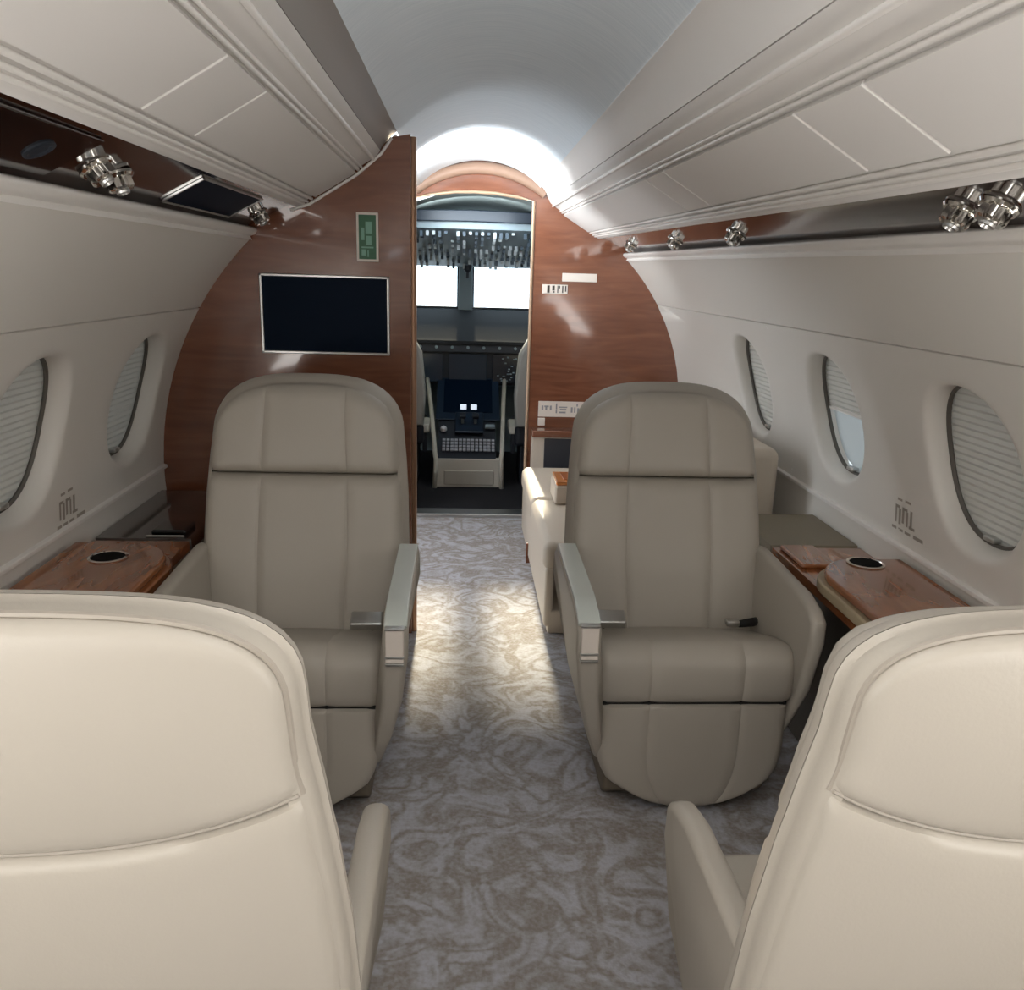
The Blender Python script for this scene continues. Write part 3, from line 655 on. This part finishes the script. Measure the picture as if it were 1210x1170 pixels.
def make_seat(name, label, loc, rot, aisle, recline, arm_front, top=1.045, wide=1.0, ax=0.0, leather=None, group=None):
    """seat facing local -y; aisle = -1 or 1 is the side of the arm with the control plate"""
    m = leather or M_LEATHER
    t = thing(name, label, 'seat', loc, group); t.rotation_euler = (0, 0, rot)
    yb, zb = .12, .36; th = math.radians(recline)
    def P(x, z, dd):      # back plane: z measured vertically, d forward
        return Vector((x, yb+(z-zb)*math.tan(th)-dd*math.cos(th), z+dd*math.sin(th)*.0))
    near = wide > 1.1
    hw = lambda z: lerp_tab(HW, z)*wide
    dr, dp, dq, fl = (.088, 5.0, 2.8, 1.075) if near else (.125, 3.0, 2.0, 1.045)
    drop = lambda u: -dr*(1-max(0, 1-abs(u)**dp)**(1/dq))
    zh = .790
    pad('headrest', m, t, P, zh+.0015, top, hw, .044, .034, (-.115, .115), 20, 26, drop, None, .010)
    pad('backrest', m, t, P, .33, zh-.0015, hw, .043, .030, (-.115, .115), 26, 26, None, None, .008)
    # frame between the front pads and the rear shell
    rim = []; N = 40
    for i in range(21): z = .33+(top-dr-.33)*i/20; rim.append((hw(z), z))
    for i in range(1, 30): u = math.cos(PI*i/30); rim.append((u*hw(top+drop(u)), top+drop(u)))
    for i in range(21): z = top-dr-(top-dr-.33)*i/20; rim.append((-hw(z), z))
    def ring(k, dd, dz=0.0):
        return [P(x*k, zz if zz < .5 else zz+(zz-.5)/(top-.5)*dz, dd) for x, zz in rim]
    rings = [ring(.97, .012), ring(1.0, .004), ring(1+(fl-1)*.42, -.008, .008), ring(1+(fl-1)*.88, -.028, .018), ring(fl, -.045, .022)]
    V = [p for r_ in rings for p in r_]; n = len(rim)
    Fc = [(j*n+i, j*n+i+1, (j+1)*n+i+1, (j+1)*n+i) for j in range(len(rings)-1) for i in range(n-1)]
    sharp(link('side_panel', V, Fc, m, t, True), 60)
    rings = [ring(fl, -.046, .022), ring(fl-.015, -.052, .018), ring(fl-.010, -.060, .020), ring(1+(fl-1)*.75, -.074, .014), ring(1.045, -.080, .014), ring(1.0, -.084, .0)]
    V = [p for r_ in rings for p in r_]
    Fc = [(j*n+i, j*n+i+1, (j+1)*n+i+1, (j+1)*n+i) for j in range(len(rings)-1) for i in range(n-1)]
    sharp(link('back_border', V, Fc, m, t, True), 60)
    # rear shell in two panels, seen on the near pair
    sp = lambda u: .065*abs(u)**2.6
    PR = lambda x, z, dd: P(x, z, -.078-dd)
    hr = lambda z: hw(z)*(1.04 if near else 1.03)
    rt = top+(.016 if near else .0)
    pad('upper_back_panel', m, t, PR, .850, rt, hr, .012, .014, (), 18, 24, drop, sp, .014)
    pad('lower_back_panel', m, t, PR, .22, .847, hr, .012, .010, (), 20, 24, sp, None, .020)
    # piping round the upper panel
    loop = [(u, .849+sp(u)) for u in [-1+2*i/24 for i in range(25)]]
    pts = [PR(u*hr(z)*.995, z, .004) for u, z in loop]
    tube('piping', pts, .0022, M_PIPE, t, 6)
    side = [.849+.065+(rt-dr-.914)*i/8 for i in range(9)]; arc_u = [math.cos(PI*i/40) for i in range(1, 40)]
    pts = [PR(hr(z)*1.004, z, 0) for z in side]+[PR(u*hr(rt+drop(u))*1.004, rt+.002+drop(u), 0) for u in arc_u]+[PR(-hr(z)*1.004, z, 0) for z in side[::-1]]
    tube('piping', pts, .003, M_PIPE, t, 6)
    # seat cushion: top runs down to the back, front rolls over to the break line
    W2 = .254; prof = []
    for (y, z) in ((.16, .345), (.10, .370), (.0, .405), (-.10, .438), (-.16, .452), (-.195, .456), (-.215, .450), (-.230, .436), (-.238, .415), (-.241, .385), (-.240, .350), (-.236, .325), (-.226, .316), (-.19, .316)): prof.append((y, z))
    us = samples(-1, 1, 26, [-.118/W2, .118/W2]); V = []
    for (y, z) in prof:
        for u in us:
            e = max(0.0, 1-(1-abs(u))*W2/.035); k = 1-math.sqrt(max(0, 1-e*e)); x = u*W2
            g = sum(math.exp(-((x-q)/.004)**2) for q in (-.118, .118))*.004
            c = Vector((0, .02, .36)); dv = Vector((0, y, z))-c; dv.normalize()
            p = Vector((x, y, z))-dv*(k*.035+g)+Vector((0, 0, .010*(1-u*u) if z > .33 and y > -.2 else 0))
            V.append(p)
    n = len(us); Fc = [(j*n+i, j*n+i+1, (j+1)*n+i+1, (j+1)*n+i) for j in range(len(prof)-1) for i in range(n-1)]
    sharp(link('seat_cushion', V, Fc, m, t, True), 60)
    # hanging leg panel with rounded lower corners
    PL = lambda x, z, dd: Vector((x, -.205+(.31-z)*-.03-dd, z))
    lw = lambda z: .243*max(.0, 1-(max(0, .235-z)/.235)**2.6)**.5 if z < .235 else .243
    V = []; zs = [.014+(.313-.014)*(.5-.5*math.cos(PI*i/22)) for i in range(23)]; us = samples(-1, 1, 26, [-.118/.243, .118/.243])
    for z in zs:
        w = .243*(1-((max(0, .20-z))/.205)**2.4*.62)
        for u in us:
            e = max(0.0, 1-(1-abs(u))*w/.03); ez = max(0.0, 1-min(1, (z-.014)/.03), 1-min(1, (.313-z)/.008)); e = min(1, (e**2.2+ez**2.2)**(1/2.2)); x = u*w
            dd = .034*math.sqrt(max(0, 1-e*e))-.004*sum(math.exp(-((x-q*w/.243)/.004)**2) for q in (-.118, .118))
            V.append(PL(x, z+.035*(abs(u)**3)*max(0, (.10-z)/.07) if z < .10 else z, dd))
    n = len(us); Fc = [(j*n+i, j*n+i+1, (j+1)*n+i+1, (j+1)*n+i) for j in range(len(zs)-1) for i in range(n-1)]
    sharp(link('leg_panel', V, Fc, m, t, True), 60)
    box('break_gap', (-.236, -.226, .309), (.236, -.10, .319), M_DARKGAP, t, 0)
    prism('base', [(-.19, .31), (-.195, .05), (-.16, .015), (.20, .015), (.24, .30), (.17, .335)], 0, -.215, .215, mat('seat_base', (120, 110, 96), .6), t, .01)
    box('floor_track', (-.16, -.12, 0), (.16, .22, .02), M_DARKGAP, t, .003)
    # arms
    for s in (-1, 1):
        inner = s == aisle
        x0, x1 = (.262+ax, (.335 if near else .322)+ax) if inner else (.256+ax, .296+ax); f = arm_front if inner else arm_front+.04
        zt = .600 if inner else .605
        pr = [(.235, .20), (.245, .50), (.225, zt-.03), (.19, zt-.006), (.15, zt), (f+.10, zt-.012), (f+.03, zt-.030), (f-.002, zt-.052), (f-.006, zt-.11), (f+.015, .36), (f+.055, .24), (f+.10, .15), (f+.19, .095), (.18, .085)]
        o = prism('armrest', pr, 0, s*x0, s*x1, m, t, .016, 4)
        for v in o.data.vertices:                                      # arms narrow towards the floor
            k = min(1, max(0, (.47-v.co.z)/.36)); mid = s*x0
            v.co.x = mid+(v.co.x-mid)*(1-.6*k)-s*.055*k*k
        if inner:
            pr = [(.165, zt-.004), (f+.10, zt-.016), (f+.04, zt-.030), (f+.008, zt-.044), (f+.006, zt-.036), (f+.036, zt-.020), (f+.10, zt-.004), (.165, zt+.007)]
            c = prism('arm_cap', pr, 0, s*(x0+.004), s*(x1-.002), M_CAP, o, .004, 2)
            # control plate on the sloping front
            a = Vector((0, f-.003, zt-.052)); b_ = Vector((0, f-.0065, zt-.145)); e = (b_-a).normalized(); nn = Vector((0, -1, .02)).normalized()
            box('control_plate', (s*(x0+.009), f-.012, zt-.122), (s*(x1-.009), f+.004, zt-.038), M_PLATE, o, .003)
            bm = bmesh.new()
            for za in (zt-.036, zt-.106, zt-.124): box('plate_trim', (s*(x0+.008), f-.014, za-.004), (s*(x1-.008), f+.004, za+.002), M_SATIN, o, .001)
    # lap belt
    s = aisle
    bm = bmesh.new(); bm_box(bm, (s*.20-.042, -.024, -.012), (s*.20+.042, .024, .014), .006, 3, Matrix.Translation((0, -.060, .470)) @ Matrix.Rotation(math.radians(24), 4, 'X'))
    bk = link_bm('buckle', bm, M_SATIN, t, True)
    bm = bmesh.new(); bm_tube(bm, [(s*.246, .02, .43), (s*.235, -.02, .445), (s*.21, -.045, .449)], [.012, .013, .012], 8); bmesh.ops.recalc_face_normals(bm, faces=bm.faces); link_bm('strap', bm, mat('belt_grey', (88, 84, 78), .8), t, True)
    bm = bmesh.new(); bm_tube(bm, [(-s*.246, .06, .415), (-s*.215, .02, .428), (-s*.175, .0, .432)], [.012, .013, .010], 8); bmesh.ops.recalc_face_normals(bm, faces=bm.faces); link_bm('strap', bm, M_DARKGAP, t, True)
    bm = bmesh.new(); bm_box(bm, (-s*.155-.018, -.012, .428), (-s*.155+.018, .012, .444), .003, 2); link_bm('belt_tongue', bm, M_SATIN, t, True)
    return t
make_seat('club_seat', 'grey beige leather seat facing the camera in front of the cream divan', (.520, 2.10, 0), 0, -1, 16.0, -.31, 1.030)
make_seat('club_seat', 'grey beige leather seat facing the camera in front of the wall screen', (-.517, 2.08, 0), 0, 1, 16.0, -.31, 1.034)
make_seat('club_seat', 'beige leather seat seen from behind at the lower left, its back filling the corner', (-.516, .92, 0), PI, 1, 9.0, -.25, 1.072, 1.16, .042)
make_seat('club_seat', 'beige leather seat seen from behind at the lower right, with its cushion showing', (.560, .92, 0), PI, -1, 9.0, -.25, 1.064, 1.15, .012)

# ------------------------------------------------------------------ small printed notices on the window bands
def wall_print(sx, y, z, rows, label):
    a = math.radians(zdeg(z)); p = Vector((sx*RAD*math.cos(a), y, z)); t = thing('wall_notice', label, 'notice', p)
    ey = Vector((0, sx*-1.0, 0)); es = Vector((-sx*math.sin(a), 0, math.cos(a))); nn = Vector((-sx*math.cos(a), 0, -math.sin(a)))
    bm = bmesh.new()
    for (u0, v0, u1, v1) in rows:
        q = [ey*u+es*v+nn*.0015 for u, v in ((u0, v0), (u1, v0), (u1, v1), (u0, v1))]; bm.faces.new([bm.verts.new(x) for x in q])
    link_bm('print', bm, mat('print_grey_%d' % sx, (160, 152, 142), .6), t, kind='stuff'); return t
rows = [(-.035, .040, -.010, .047), (.005, .042, .035, .049), (-.045, -.025, -.036, .024), (-.045, .018, -.020, .026), (-.026, -.028, -.014, .018), (-.008, -.020, .003, .026), (-.008, .018, .020, .026), (.014, -.024, .024, .018), (.034, -.022, .046, .026), (.030, -.026, .060, -.018), (-.06, -.046, -.035, -.038), (-.025, -.046, .0, -.038), (.01, -.046, .04, -.038), (.055, -.046, .105, -.036)]
rowsL = rows
wall_print(-1, 2.23, .705, [(u0, v0, u1, v1) for u0, v0, u1, v1 in [(-b_, v0, -a, v1) if False else (a, v0, b_, v1) for a, v0, b_, v1 in rows]], 'small dark printed notice on the left wall between the windows')
wall_print(1, 2.14, .735, rows, 'small dark printed notice on the right wall between the windows')
